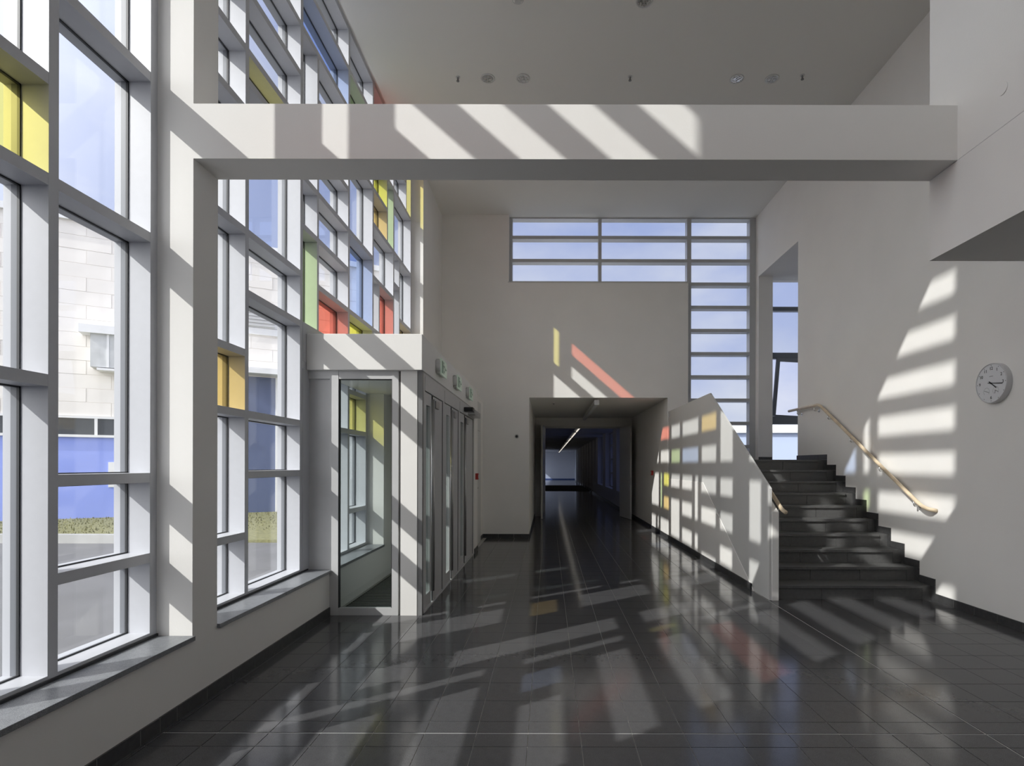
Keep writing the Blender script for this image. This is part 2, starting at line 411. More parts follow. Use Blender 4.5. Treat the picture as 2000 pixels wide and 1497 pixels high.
ceil = struct(empty('ceiling', (0, 8, ZC)), 'plain white ceiling with recessed downlights', 'ceiling')
wpart(ceil, 'ceiling_slab', (-2.41, 4.76, 3.85, 12.3, ZC, 7.15), CEILW)
wpart(ceil, 'ceiling_upstand', (-2.70, 4.76, 3.83, 4.1, ZC + 0.0, ZT), WHITE)
wpart(ceil, 'hall_ceiling', (-2.75, 4.76, YS, 4.1, ZT, ZT + 0.2), CEILW)
wpart(ceil, 'shadow_gap', (-2.45, -2.41, 3.85, 12.3, 6.99, 7.2), CEILW)

gal = struct(empty('wall_gallery', (3.5, 3, 3)), 'white upper gallery block projecting over the hall at right', 'wall')
wpart(gal, 'gallery_upper', (2.59, XR, YS, 3.816, 3.4955, ZT))
wpart(gal, 'gallery_lower', (2.59, XR, YS, 3.816, 2.95, 3.492))
wpart(gal, 'shadow_line', (2.592, XR, YS, 3.814, 3.490, 3.497), CORR)

# hall behind the camera
hw = struct(empty('wall_front', (0, YS, 0)), 'white end wall of the hall behind the viewer', 'wall')
wpart(hw, 'end_wall', (-2.7, 4.76, YS - 0.2, YS, 0, 7.6))
wf = struct(empty('added_fill_window', (0, YS, 7.6)), 'added high glazing behind the viewer that lets in fill daylight', 'window')  # unseen glazing, added so fill daylight reaches the beam and back wall
for k in range(6): wpart(wf, 'mullion', (-2.7 + k * 1.06, -2.64 + k * 1.06, YS - 0.1, YS, 7.6, ZT), FRAME)
for k in range(3): wpart(wf, 'transom', (-2.7, 2.59, YS - 0.1, YS, 7.6 + 1.45 * k, 7.66 + 1.45 * k), FRAME)
wpart(wf, 'pane', (-2.7, 2.59, YS - 0.055, YS - 0.05, 7.6, ZT), G_CLEAR)
wpart(wl, 'hall_side', (-2.70, XW, YS, -2.2, 0, ZT))

# ================================================================== BACK WINDOW (window_4) and side-room window
bw = struct(empty('window_2', (0, 12.1, 0)), 'grey framed clerestory window turning down beside the stair', 'window')
YI, YG = 12.08, 12.27
def bpart(name, b, m=FRAMEG): return wpart(bw, name, b, m)
for x0, x1, z0, z1 in ((-0.855, -0.785, 5.46, 6.95), (1.07, 1.137, 5.46, 6.95), (2.98, 3.07, 1.65, 6.95), (4.33, 4.46, 1.65, 6.95)):
    bpart('mullion', (x0, x1, YI, YG, z0, z1))
bpart('frame_head', (-0.855, 4.46, YI - 0.002, YG, 6.865, 6.90))
def trs(x0, x1, zs):
    for z in zs: bpart('transom', (x0, x1, YI, YG, z - 0.07, z))
trs(-0.785, 1.07, [6.5, 6.0, 5.52]); trs(1.137, 2.98, [6.5, 6.0, 5.52])
zr = [6.5, 6.0, 5.5, 5.0, 4.5, 4.0, 3.5, 3.0, 2.5, 2.0, 1.71]
trs(3.07, 4.33, zr)
for x0, x1 in ((-0.785, 1.07), (1.137, 2.98)):
    for a, b in ((5.52, 5.93), (6.0, 6.43), (6.5, 6.865)): bpart('pane', (x0, x1, YG - 0.03, YG - 0.024, a, b), G_CLEAR)
tops = [6.865] + [z - 0.07 for z in zr[:-1]]
for a, b in zip(zr, tops): bpart('pane', (3.07, 4.33, YG - 0.03, YG - 0.024, a, b), G_CLEAR)
# side room
sr = struct(empty('wall_landing', (5.5, 11, 0)), 'landing recess walls beyond the stair wall opening', 'wall')
wpart(sr, 'recess_wall', (6.5, 6.7, 8.5, 12.3, 0, 6.0))
wpart(sr, 'recess_end', (4.76, 6.5, 8.5, 8.7, 0, 6.0))
wpart(sr, 'recess_ceiling', (4.76, 6.5, 8.5, 12.3, 5.575, 6.0))
wpart(sr, 'recess_floor', (4.76, 6.5, 8.5, 12.3, 1.3, 1.65), TILES)
sw = struct(empty('window_3', (5, 12.1, 1.7)), 'landing window with a tilted open light', 'window')
FD = mat('frame_blue_grey', (0.20, 0.22, 0.25), 0.4)
wpart(sw, 'frame_jamb', (4.76, 4.81, 12.08, 12.2, 1.65, 5.575), FD)
wpart(sw, 'transom', (4.81, 6.5, 12.08, 12.2, 4.89, 4.98), FD)
wpart(sw, 'transom', (4.81, 6.5, 12.08, 12.2, 3.86, 3.99), FD)
wpart(sw, 'transom', (4.81, 6.5, 12.08, 12.2, 2.45, 2.62), FD)
for a, b in ((4.98, 5.575), (3.99, 4.89), (1.65, 2.45)): wpart(sw, 'pane', (4.81, 6.5, 12.15, 12.156, a, b), G_CLEAR)
# tilted light: hinged at the foot, leaning inward
sash = box('opening_sash', (4.83, 4.90, -0.03, 0.03, 0, 1.24), FD, sw); sash.location = (-5, 0.0, 0.95)
def sashp(b, m):
    return b
sash_bm = bmesh.new()
for b in ((4.83, 4.90, -0.03, 0.03, 0, 1.24), (4.90, 5.9, -0.03, 0.03, 0.0, 0.03), (4.90, 5.9, -0.03, 0.03, 1.17, 1.24), (5.9, 5.97, -0.03, 0.03, 0, 1.24)): add_box(sash_bm, *b)
for v in sash_bm.verts: v.co.x -= 5.0
bpy.data.objects.remove(sash)
sash = fin(sash_bm, 'opening_sash', FD, sw); sash.matrix_parent_inverse = Matrix.Translation(-sw.location)
sash.location = (5.0, 12.12, 2.62); sash.rotation_euler = (R(4), R(3.0), 0)

# ================================================================== STAIRS
st = empty('staircase', (3.5, 6.5, 0)); tag(st, 'dark granite staircase of ten steps rising beside the white wall', 'staircase')
X0S, Y0S, RS, TR = 2.655, 6.52, 0.165, 0.28
def spart(name, b, m=TILES, bevel=0.0):
    o = box(name, b, m, st, bevel); o.matrix_parent_inverse = Matrix.Translation(-st.location); return o
core = [(Y0S + 0.02, 0.0)]
for k in range(1, 11):
    core.append((Y0S + TR * (k - 1) + 0.02, RS * k - 0.032))
    if k < 10: core.append((Y0S + TR * k + 0.02, RS * k - 0.032))
core += [(YB - 0.004, RS * 10 - 0.032), (YB - 0.004, 0.0)]
o = prism_x('stair_core', core, X0S + 0.004, XR - 0.004, GROUT, st); o.matrix_parent_inverse = Matrix.Translation(-st.location)
for k in range(1, 11):
    y = Y0S + TR * (k - 1)
    xe = XR - 0.11
    for a, b in ((X0S, 3.18), (3.183, 3.78), (3.783, xe - 0.0)):
        spart('riser', (a, b - 0.001, y, y + 0.02, RS * (k - 1) + 0.001, RS * k - 0.032))
    spart('riser_end', (xe + 0.003, XR - 0.012, y, y + 0.02, RS * (k - 1) + 0.001, RS * k - 0.032))
    yend = y + TR + 0.02 if k < 10 else YB
    if k < 10:
        spart('tread', (X0S, xe - 0.02, y - 0.028, yend, RS * k - 0.032, RS * k), bevel=0.003)
        spart('tread_end', (xe - 0.018, XR - 0.012, y - 0.0, yend, RS * k - 0.032, RS * k - 0.001))
    else:
        spart('tread', (X0S, xe - 0.02, y - 0.028, y + 0.3, RS * k - 0.032, RS * k), bevel=0.003)
        spart('landing_slab', (X0S + 0.002, XR - 0.002, y + 0.303, YB - 0.002, RS * k - 0.032, RS * k))
        spart('tread_end', (xe - 0.018, XR - 0.012, y, y + 0.3, RS * k - 0.032, RS * k - 0.001))
    # stepped skirting tile on the wall
    ye = y + TR - 0.07 if k < 10 else y + 0.2
    spart('skirting_tile', (XR - 0.012, XR, y - 0.068, ye - 0.002, RS * (k - 1) + 0.001, RS * k - 0.001), SKIRT)
    spart('skirting_tile', (XR - 0.012, XR, y - 0.068, ye - 0.002, RS * k + 0.001, RS * k + 0.085), SKIRT)
for j in range(3):
    spart('skirting_tile', (XR - 0.012, XR, 9.242 + j * 0.27, 9.509 + j * 0.27, 1.651, 1.735), SKIRT)
wpart(wr, 'skirting_tile', (XR + 0.005, 4.75, 11.898, 11.91, 1.651, 1.735), SKIRT)
spart('recess_skirting', (2.66, 2.975, YB - 0.012, YB, 1.651, 1.735), SKIRT)

wp = struct(empty('wall_stair', (XC, 8, 0)), 'grey-white stair parapet with a raking top edge and the thicker flank below it', 'wall')
def ppart(name, pts, x0, x1, m):
    o = prism_x(name, pts, x0, x1, m, wp); o.matrix_parent_inverse = Matrix.Translation(-wp.location); return o
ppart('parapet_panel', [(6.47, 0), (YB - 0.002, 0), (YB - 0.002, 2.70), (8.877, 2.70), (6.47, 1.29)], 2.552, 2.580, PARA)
ppart('parapet_core', [(6.455, 0), (YB - 0.002, 0), (YB - 0.002, 2.42), (8.9, 2.42), (6.455, 1.02)], 2.580, 2.655, WHITE)
ppart('flank', [(6.94, 0), (YB - 0.002, 0), (YB - 0.002, 1.277), (9.24, 1.277)], XC + 0.005, 2.552, WHITE)

# handrails
hr = empty('handrail', (XR, 8, 1)); tag(hr, 'long beech handrail on chrome brackets climbing the white stair wall', 'handrail')
def hpart(o, p=None):
    o.matrix_parent_inverse = Matrix.Translation(-(hr.location)); return o
def smooth_path(pts, r=0.12, n=6):
    out = [Vector(pts[0])]
    for a, b, c in zip(pts, pts[1:], pts[2:]):
        a, b, c = Vector(a), Vector(b), Vector(c)
        ra = min(r, (a - b).length / 2.01); rc = min(r, (c - b).length / 2.01)
        p0 = b + (a - b).normalized() * ra; p2 = b + (c - b).normalized() * rc
        for k in range(n + 1):
            t = k / n; out.append(p0 * (1 - t) ** 2 + b * 2 * t * (1 - t) + p2 * t * t)
    out.append(Vector(pts[-1])); return out
XH = 4.375
rail = tube('rail', smooth_path([(XH, 10.20, 2.545), (XH, 9.07, 2.545), (XH, 6.58, 1.085), (XH, 6.46, 1.055), (XR - 0.005, 6.43, 1.04)], 0.10), 0.023, WOOD, hr, 16); hpart(rail)
def bracket(x, y, z, s, parent, off):
    b = tube('bracket', [(x, y, z - 0.018), (x, y, z - 0.075), (x + s * 0.012, y, z - 0.088), (x + s * 0.085, y, z - 0.088)], 0.008, CHROME, parent, 8)
    b.matrix_parent_inverse = Matrix.Translation(-off)
    r_ = cyl('rosette', (x + s * 0.079, y, z - 0.088), (s, 0, 0), 0.026, 0.006, CHROME, b, 20)
    return b
for y in (9.86, 9.23, 8.78, 8.12, 7.41, 6.71):
    z = 2.545 if y > 9.07 else 2.545 - (9.07 - y) * 0.5863
    bracket(XH, y, z, 1, hr, hr.location)
hl = empty('handrail', (2.7, 8, 1)); tag(hl, 'short visible end of a beech handrail behind the stair parapet', 'handrail')
rail2 = tube('rail', smooth_path([(2.712, 11.5, 2.545), (2.712, 9.07, 2.545), (2.712, 6.50, 1.04), (2.712, 6.40, 1.02)], 0.08), 0.023, WOOD, hl, 16); rail2.matrix_parent_inverse = Matrix.Translation(-hl.location)
for y in (9.8, 8.6, 7.5, 6.6):
    z = 2.545 if y > 9.07 else 2.545 - (9.07 - y) * 0.5863
    b = tube('bracket', [(2.712, y, z - 0.018), (2.712, y, z - 0.07), (2.655, y, z - 0.085)], 0.006, CHROME, hl, 8); b.matrix_parent_inverse = Matrix.Translation(-hl.location)

# ================================================================== DRAUGHT LOBBY
lb = struct(empty('wall_lobby', (-1.9, 7, 0)), 'white box over the draught lobby', 'wall')
wpart(lb, 'lobby_fascia', (XF + 0.004, -1.293, 5.735, 10.24, 2.525, 2.895), WHITE, 0.006)
wpart(lb, 'lobby_end', (-2.28, -1.293, 10.0, 10.24, 0, 2.53))
wpart(lb, 'lobby_end_jamb', (-1.36, -1.293, 9.76, 10.0, 0, 2.53))
wpart(lb, 'service_block', (-2.28, -1.395, 10.24, YB, 0, 2.895))
lw = struct(empty('window_4', (-1.9, 5.78, 0)), 'draught lobby front glazing in a grey frame', 'window')
YL = 5.78
def lp(name, b, m=ALU): return wpart(lw, name, b, m)
lp('side_panel', (-2.483, -2.255, YL + 0.03, YL + 0.05, 0.467, 2.50), ALU)
lp('stile', (-2.235, -2.166, YL, YL + 0.06, 0, 2.525))
lp('stile', (-2.255, -2.235, YL + 0.002, YL + 0.06, 0, 2.525))
lp('head_rail', (-2.48, -1.55, YL + 0.004, YL + 0.056, 2.44, 2.525))
lp('stile', (-1.612, -1.547, YL, YL + 0.06, 0, 2.525))
lp('bottom_rail', (-2.166, -1.612, YL + 0.003, YL + 0.057, 0, 0.075))
LG = glass('lobby_glass', T2(0.60, 0.66, 0.64))
lp('pane', (-2.166, -1.612, YL + 0.027, YL + 0.033, 0.075, 2.44), LG)
lp('gasket', (-2.166, -2.158, YL + 0.01, YL + 0.05, 0.075, 2.44), GASKET)
lp('gasket', (-1.620, -1.612, YL + 0.01, YL + 0.05, 0.075, 2.44), GASKET)
lp('gasket', (-2.158, -1.620, YL + 0.01, YL + 0.05, 2.432, 2.44), GASKET)
lp('recess_strip', (-1.547, -1.522, YL + 0.035, YL + 0.05, 0, 2.525), ALUD)
lp('corner_post', (-1.522, -1.352, YL - 0.005, YL + 0.06, 0, 2.525), WHITE)
lp('corner_profile', (-1.352, -1.300, YL, YL + 0.05, 0, 2.525), ALUD)
lp('side_filler', (-2.70, -2.483, YL - 0.12, YL + 0.05, 0.467, 2.60), FRAME)
lp('side_filler_face', (-2.483, -2.478, YL - 0.12, YL + 0.03, 0.467, 2.525), FRAME)
# side doors
def lobby_door(idx, y0, y1, glass_y, lab):
    d = struct(empty('door_%d' % idx, (-1.33, y0, 0)), lab, 'door')
    def dp(name, b, m=ALU, bv=0): return wpart(d, name, b, m, bv)
    XA, XB = -1.365, -1.305
    dp('frame_jamb', (XA, XB, y0, y0 + 0.06, 0, 2.49)); dp('frame_jamb', (XA, XB, y1 - 0.05, y1, 0, 2.49))
    dp('frame_head', (XA, XB, y0, y1, 2.49, 2.525))
    dp('transom_rail', (XA, XB + 0.004, y0 + 0.06, y1 - 0.05, 2.34, 2.488))
    dp('reveal_line', (XB, XB + 0.002, y0 + 0.06, y1 - 0.05, 2.335, 2.341), GASKET)
    ga, gb = glass_y
    dp('leaf_stile', (XA + 0.01, XB - 0.003, y0 + 0.062, ga, 0.02, 2.33))
    dp('pane', (XA + 0.03, XA + 0.036, ga, gb, 0.16, 2.20), LG)
    dp('leaf_rail', (XA + 0.01, XB - 0.003, ga, gb, 2.20, 2.33)); dp('leaf_rail', (XA + 0.01, XB - 0.003, ga, gb, 0.02, 0.16))
    dp('leaf_stile', (XA + 0.01, XB - 0.003, gb, gb + 0.07, 0.02, 2.33))
    o = cyl('pull_tube', (XB + 0.008, gb + 0.11, 0.14), (0, 0, 1), 0.022, 2.15, WIREG, d, 16, smooth=True); o.matrix_parent_inverse = Matrix.Translation(-d.location)
    dp('gasket', (XB - 0.012, XB - 0.002, gb + 0.135, gb + 0.15, 0.02, 2.33), GASKET)
    ps = gb + 0.15
    dp('leaf_panel', (XA + 0.012, XB - 0.006, ps, y1 - 0.07, 0.02, 2.33), ALU)
    dp('gasket', (XB - 0.010, XB - 0.002, y1 - 0.07, y1 - 0.05, 0.02, 2.33), GASKET)
    dp('closer', (XB, XB + 0.03, ps + 0.02, ps + 0.22, 2.20, 2.28), WIREG)
    dp('threshold', (XA, XB + 0.01, y0, y1, 0, 0.018), ALU)
    return d
lobby_door(1, 5.86, 6.98, (6.00, 6.19), 'nearest of the three grey framed lobby doors')
lobby_door(2, 6.98, 8.18, (7.18, 7.42), 'middle of the three grey framed lobby doors')
lobby_door(3, 8.18, 9.76, (8.35, 8.62), 'farthest of the three grey framed lobby doors, with the door operator')
opz = empty('door_operator', (-1.3, 8.9, 2.35)); tag(opz, 'grey door operator box with black sensor above the farthest lobby door', 'door operator')
o = box('housing', (-1.302, -1.18, 9.05, 9.74, 2.36, 2.45), WIREG, opz, 0.01); o.matrix_parent_inverse = Matrix.Translation(-opz.location)
o = box('sensor', (-1.302, -1.16, 8.62, 8.80, 2.375, 2.445), BLACK, opz, 0.008); o.matrix_parent_inverse = Matrix.Translation(-opz.location)

mt = empty('entrance_mat', (-1.8, 7.5, 0)); tag(mt, 'dark ribbed entrance mat on the lobby floor behind the glass', 'mat')
bm = bmesh.new(); add_box(bm, -2.20, -1.42, 5.95, 9.8, 0, 0.010); fin(bm, 'mat_base', MATM, mt).matrix_parent_inverse = Matrix.Translation(-mt.location)
bm = bmesh.new(); 
for k in range(60): add_box(bm, -2.18, -1.44, 6.0 + k * 0.062, 6.012 + k * 0.062, 0.010, 0.016)
o = fin(bm, 'rib_field', WIREG, mt); o['kind'] = 'stuff'; o.matrix_parent_inverse = Matrix.Translation(-mt.location)

# service door on the block behind the lobby
sd1 = struct(empty('door_4', (-1.39, 10.4, 0)), 'white flush service door behind the lobby', 'door')
wpart(sd1, 'leaf', (-1.395, -1.375, 10.42, 11.42, 0.01, 2.22), PLASTW)
wpart(sd1, 'overpanel', (-1.395, -1.378, 10.42, 11.42, 2.235, 2.80), PLASTW)
wpart(sd1, 'plate', (-1.376, -1.368, 10.52, 10.57, 1.0, 1.2), STEEL)
o = tube('handle', [(-1.375, 10.545, 1.12), (-1.33, 10.545, 1.12), (-1.325, 10.66, 1.12)], 0.009, STEEL, sd1, 8); o.matrix_parent_inverse = Matrix.Translation(-sd1.location)
o = box('notice', (-1.374, -1.372, 10.7, 10.9, 2.02, 2.12), CLOCKW, sd1); o.matrix_parent_inverse = Matrix.Translation(-sd1.location)
o = box('notice', (-1.374, -1.372, 10.75, 10.85, 1.90, 1.96), CLOCKW, sd1); o.matrix_parent_inverse = Matrix.Translation(-sd1.location)

# call points
def call_point(loc, axis, lab):
    e_ = empty('fire_call_point', loc); tag(e_, lab, 'call point')
    s = axis
    b = box('housing', (min(0, s * 0.05), max(0, s * 0.05), -0.05, 0.05, -0.055, 0.055), REDP, e_, 0.004)
    box('glass_window', (min(s * 0.05, s * 0.052), max(s * 0.05, s * 0.052), -0.03, 0.03, -0.03, 0.03), PLASTW, b)
    return e_
call_point((-1.293, 9.98, 1.35), 1, 'red fire call point on the lobby end beside the doors')
call_point((2.54, 13.6, 1.37), -1, 'red fire call point on the right wall of the corridor')
ds = empty('wall_sensor', (-0.677, YB, 2.165)); tag(ds, 'small round black sensor on the back wall left of the corridor', 'sensor')
cyl('body', (0, 0, 0), (0, -1, 0), 0.032, 0.03, BLACK, ds, 20, r2=0.024); cyl('base', (0, 0, 0), (0, -1, 0), 0.05, 0.006, PLASTW, ds, 20)

# exit signs
def exit_sign(y, lab):
    e_ = empty('exit_sign', (-1.293, y, 2.69)); tag(e_, lab, 'exit sign', 'exit signs over the lobby doors')
    bm = bmesh.new()
    # housing with curved ends
    pts = []
    for k in range(9):
        a = -math.pi / 2 + math.pi * k / 8
        pts.append((0.028 + 0.0 * math.cos(a), 0))
    add_box(bm, 0, 0.045, -0.02, 0.33, -0.085, 0.085)
    h = fin(bm, 'housing', PLASTW, e_, bevel=0.012)
    cyl('end_cap', (0.022, -0.018, -0.06), (0, 0, 1), 0.03, 0.12, PLASTW, e_, 16, smooth=True)
    p = box('sign_panel', (0.045, 0.062, -0.005, 0.345, -0.095, 0.095), SIGNG, e_, 0.002)
    bm = bmesh.new()
    def q(y0, y1, z0, z1): add_box(bm, 0.062, 0.064, y0, y1, z0, z1)
    # doorway at right, running figure, arrow
    q(0.02, 0.10, -0.07, 0.07)
    q(0.13, 0.155, -0.01, 0.04); q(0.155, 0.20, 0.015, 0.03); q(0.105, 0.135, 0.01, 0.022); q(0.14, 0.152, -0.07, -0.01); q(0.152, 0.195, -0.045, -0.03)
    add_cyl(bm, (0.062, 0.143, 0.058), (1, 0, 0), 0.014, 0.002, 12)
    q(0.235, 0.30, -0.008, 0.008); q(0.22, 0.24, -0.02, 0.02); 
    fin(bm, 'pictogram', SIGND, p)
    return e_
exit_sign(6.45, 'green exit sign nearest the camera above the lobby doors')
exit_sign(7.62, 'green exit sign in the middle of the three above the lobby doors')
exit_sign(8.80, 'green exit sign farthest along the fascia above the black sensor')

# ================================================================== SKIRTINGS
bl = struct(empty('baseboard_left', (XW, 3, 0)), 'dark tile skirting along the low left wall', 'skirting')
yb = [2.19, 2.49, 2.79, 3.09, 3.247, 3.395] + [3.395 + 0.3 * n for n in range(1, 9)]
yb[-1] = 5.775
for a, b in zip(yb, yb[1:]):
    wpart(bl, 'tile', (XW, XW + 0.012, a + 0.002, b - 0.002, 0, 0.085), SKIRT)
wpart(bl, 'backing', (XW, XW + 0.0105, 2.19, 5.775, 0, 0.083), GROUT)
wpart(bl, 'tile', (XW - 0.0, XW + 0.012, 0.8, 2.188, 0, 0.085), SKIRT)
br = struct(empty('baseboard_right', (XR, 4, 0)), 'dark tile skirting along the stair wall', 'skirting')
yy = 6.45
while yy > 3.4:
    wpart(br, 'tile', (XR - 0.012, XR, yy - 0.3 + 0.003, yy, 0, 0.085), SKIRT); yy -= 0.3
wpart(br, 'backing', (XR - 0.0105, XR, 3.4, 6.45, 0, 0.083), GROUT)
wpart(br, 'tile', (XR - 0.012, XR, YS, yy - 0.003, 0, 0.085), SKIRT)
bs = struct(empty('baseboard_stair', (XC, 9, 0)), 'dark tile skirting along the stair flank and corridor', 'skirting')
yy = 7.0
while yy < 16.9:
    wpart(bs, 'tile', (XC - 0.012, XC, yy, min(yy + 0.297, 17), 0, 0.085), SKIRT); yy += 0.3
wpart(bs, 'backing', (XC - 0.0105, XC, 7.0, 17, 0, 0.083), GROUT)
bb = struct(empty('baseboard_back', (-0.9, YB, 0)), 'dark tile skirting along the back wall', 'skirting')
for k in range(3):
    wpart(bb, 'tile', (-1.39 + k * 0.33, -1.393 + (k + 1) * 0.33 + 0.0, YB - 0.012, YB, 0, 0.085), SKIRT)
wpart(bb, 'backing', (-1.39, -0.41, YB - 0.0105, YB, 0, 0.083), GROUT)
wpart(bb, 'tile', (-0.41, -0.398, YB - 0.012, 17, 0, 0.085), SKIRT)
wpart(bb, 'tile', (-1.293, -1.281, 9.78, 10.25, 0, 0.085), SKIRT)
wpart(bb, 'tile', (-1.395, -1.383, 11.44, YB, 0, 0.085), SKIRT)

# ================================================================== CORRIDOR
co = struct(empty('wall_corridor', (1, 14, 0)), 'white walls of the corridor beyond the opening', 'wall')
wpart(co, 'left_wall', (-0.7, -0.41, 12.3, 17.07, 0, 3.2))
wpart(co, 'right_wall', (XC, 2.9, 12.3, 17.07, 0, 2.999))
wpart(co, 'corridor_ceiling', (-0.7, 2.9, 12.3, 17.3, 2.995, 3.2), CEILW)
wpart(co, 'end_wall_left', (-0.7, -0.12, 17.07, 17.3, 0, 3.2))
wpart(co, 'end_wall_right', (2.20, 2.9, 17.07, 17.3, 0, 3.2))
wpart(co, 'end_wall_head', (-0.12, 2.20, 17.07, 17.3, 2.72, 3.2))
fr = struct(empty('door_5', (1, 17, 0)), 'open double fire doors at the end of the corridor', 'door')
wpart(fr, 'frame_head', (-0.14, 2.22, 17.03, 17.12, 2.67, 2.73), PLASTW)
wpart(fr, 'frame_jamb', (-0.14, -0.11, 17.03, 17.12, 0, 2.67), PLASTW); wpart(fr, 'frame_jamb', (2.19, 2.22, 17.03, 17.12, 0, 2.67), PLASTW)
def leaf(hx, ang, side, lab):
    o = box('leaf', (0, 1.0, -0.025, 0.025, 0.01, 2.70), PLASTW, fr); o.matrix_parent_inverse = Matrix.Translation(-fr.location)
    o.location = (hx, 17.03, 0); o.rotation_euler = (0, 0, ang)
    box('lock_plate', (0.999, 1.002, -0.012, 0.012, 0.98, 1.2), STEEL, o)
    tube('handle', [(0.93, 0.03 * side, 1.08), (0.93, 0.07 * side, 1.08), (0.81, 0.07 * side, 1.08)], 0.01, STEEL, o, 8)
    return o
leaf(2.19, R(-80), -1, ''); leaf(-0.115, R(-94), 1, '')
# far corridor
fc = struct(empty('wall_passage', (1, 40, 0)), 'dim long passage beyond the open double doors', 'wall')
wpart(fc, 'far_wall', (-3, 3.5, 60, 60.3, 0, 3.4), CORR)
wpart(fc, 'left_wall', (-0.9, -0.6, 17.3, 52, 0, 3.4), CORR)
wpart(fc, 'added_fill_pane', (-3.006, -3, 52, 60.3, 0, 3.4), glass('passage_fill_glass', T2(0.5, 0.58, 0.75)))  # unseen side opening, added to light the far wall of the passage
for k in range(5): wpart(fc, 'added_fill_mullion', (-3.1, -3.0, 52 + k * 2, 52.08 + k * 2, 0, 3.4), FRAMEG)
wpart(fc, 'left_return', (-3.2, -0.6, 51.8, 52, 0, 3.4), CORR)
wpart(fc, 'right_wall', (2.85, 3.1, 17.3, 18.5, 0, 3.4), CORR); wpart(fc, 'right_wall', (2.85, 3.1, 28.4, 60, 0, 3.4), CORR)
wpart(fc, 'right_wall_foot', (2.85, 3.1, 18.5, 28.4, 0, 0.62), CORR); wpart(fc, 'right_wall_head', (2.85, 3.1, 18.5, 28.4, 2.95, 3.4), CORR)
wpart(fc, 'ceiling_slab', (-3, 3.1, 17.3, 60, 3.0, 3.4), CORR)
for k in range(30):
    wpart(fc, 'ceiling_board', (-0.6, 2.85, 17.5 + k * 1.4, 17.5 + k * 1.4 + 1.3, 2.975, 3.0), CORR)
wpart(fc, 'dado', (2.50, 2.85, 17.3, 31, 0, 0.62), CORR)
for y in (17.3, 20.6, 24.6, 28.4):
    wpart(fc, 'pier', (2.50, 2.85, y, y + 1.2, 0.62, 3.0), CORR)
for k in range(9):
    y = 31.0 + k * 2.5
    p = wpart(fc, 'pier', (2.55, 2.85, y, y + 1.4, 0, 3.0), CORR)
    wpart(fc, 'plinth', (2.53, 2.55, y - 0.02, y + 1.4, 0, 0.14), SKIRT)
wpart(fc, 'skirting', (2.485, 2.50, 17.3, 31, 0, 0.09), SKIRT)
TG = glass('tinted_blue_glass', T2(0.10, 0.12, 0.22))
for y0, y1 in ((18.5, 20.6), (21.8, 24.6), (25.8, 28.4)):
    wpart(fc, 'passage_pane', (2.80, 2.806, y0, y1, 0.62, 2.9), TG)
    for q_ in (0.0, 0.5, 1.0):
        yq = y0 + (y1 - y0 - 0.06) * q_; wpart(fc, 'passage_mullion', (2.72, 2.84, yq, yq + 0.06, 0.62, 2.95), FRAMEG)
    for z in (0.62, 1.2, 1.8, 2.4, 2.9): wpart(fc, 'passage_transom', (2.73, 2.84, y0, y1, z, z + 0.05), FRAMEG)
wpart(fc, 'far_mat', (-0.6, 2.5, 33.5, 43, 0.0, 0.012), MATM)
wpart(fc, 'far_skirting', (-3, 2.85, 59.95, 60, 0, 0.12), mat('blue_skirting', (0.05, 0.08, 0.2), 0.5))
fx = empty('batten_light', (1.04, 12.1, 2.9)); tag(fx, 'long white batten light, switched off, under the corridor ceiling', 'light fitting')
box('housing', (-0.05, 0.05, 0, 4.2, -0.01, 0.06), PLASTW, fx, 0.004); box('diffuser', (-0.035, 0.035, 0.03, 4.17, -0.045, -0.01), CLOCKW, fx, 0.01)
box('mounting', (-0.02, 0.02, 0.6, 0.7, 0.06, 0.095), STEEL, fx); box('mounting', (-0.02, 0.02, 3.4, 3.5, 0.06, 0.095), STEEL, fx)
box('end_cap', (-0.052, 0.052, -0.02, 0.0, -0.045, 0.062), PLASTW, fx)
lf = empty('strip_light', (1.04, 17.8, 2.83)); tag(lf, 'softly glowing strip light of the long row in the dim passage', 'light fitting', 'strip lights in the dim passage')
box('housing', (-0.09, 0.09, 0, 3.8, 0.02, 0.10), CORR, lf); box('tube', (0.02, 0.05, 0.05, 3.75, -0.015, 0.02), TUBE, lf); box('hanger', (-0.02, 0.02, 1.8, 1.9, 0.10, 0.145), STEEL, lf)
for k in range(1, 9):
    c = copy_tree(lf); c.location.y = 17.8 + k * 4.4
sp = empty('ceiling_sensor', (0.12, 12.9, 2.995)); tag(sp, 'small round ceiling sensor left of the corridor light', 'sensor')
cyl('body', (0, 0, 0), (0, 0, -1), 0.05, 0.025, PLASTW, sp, 20, r2=0.035); cyl('lens', (0, 0, -0.025), (0, 0, -1), 0.018, 0.012, BLACK, sp, 16)

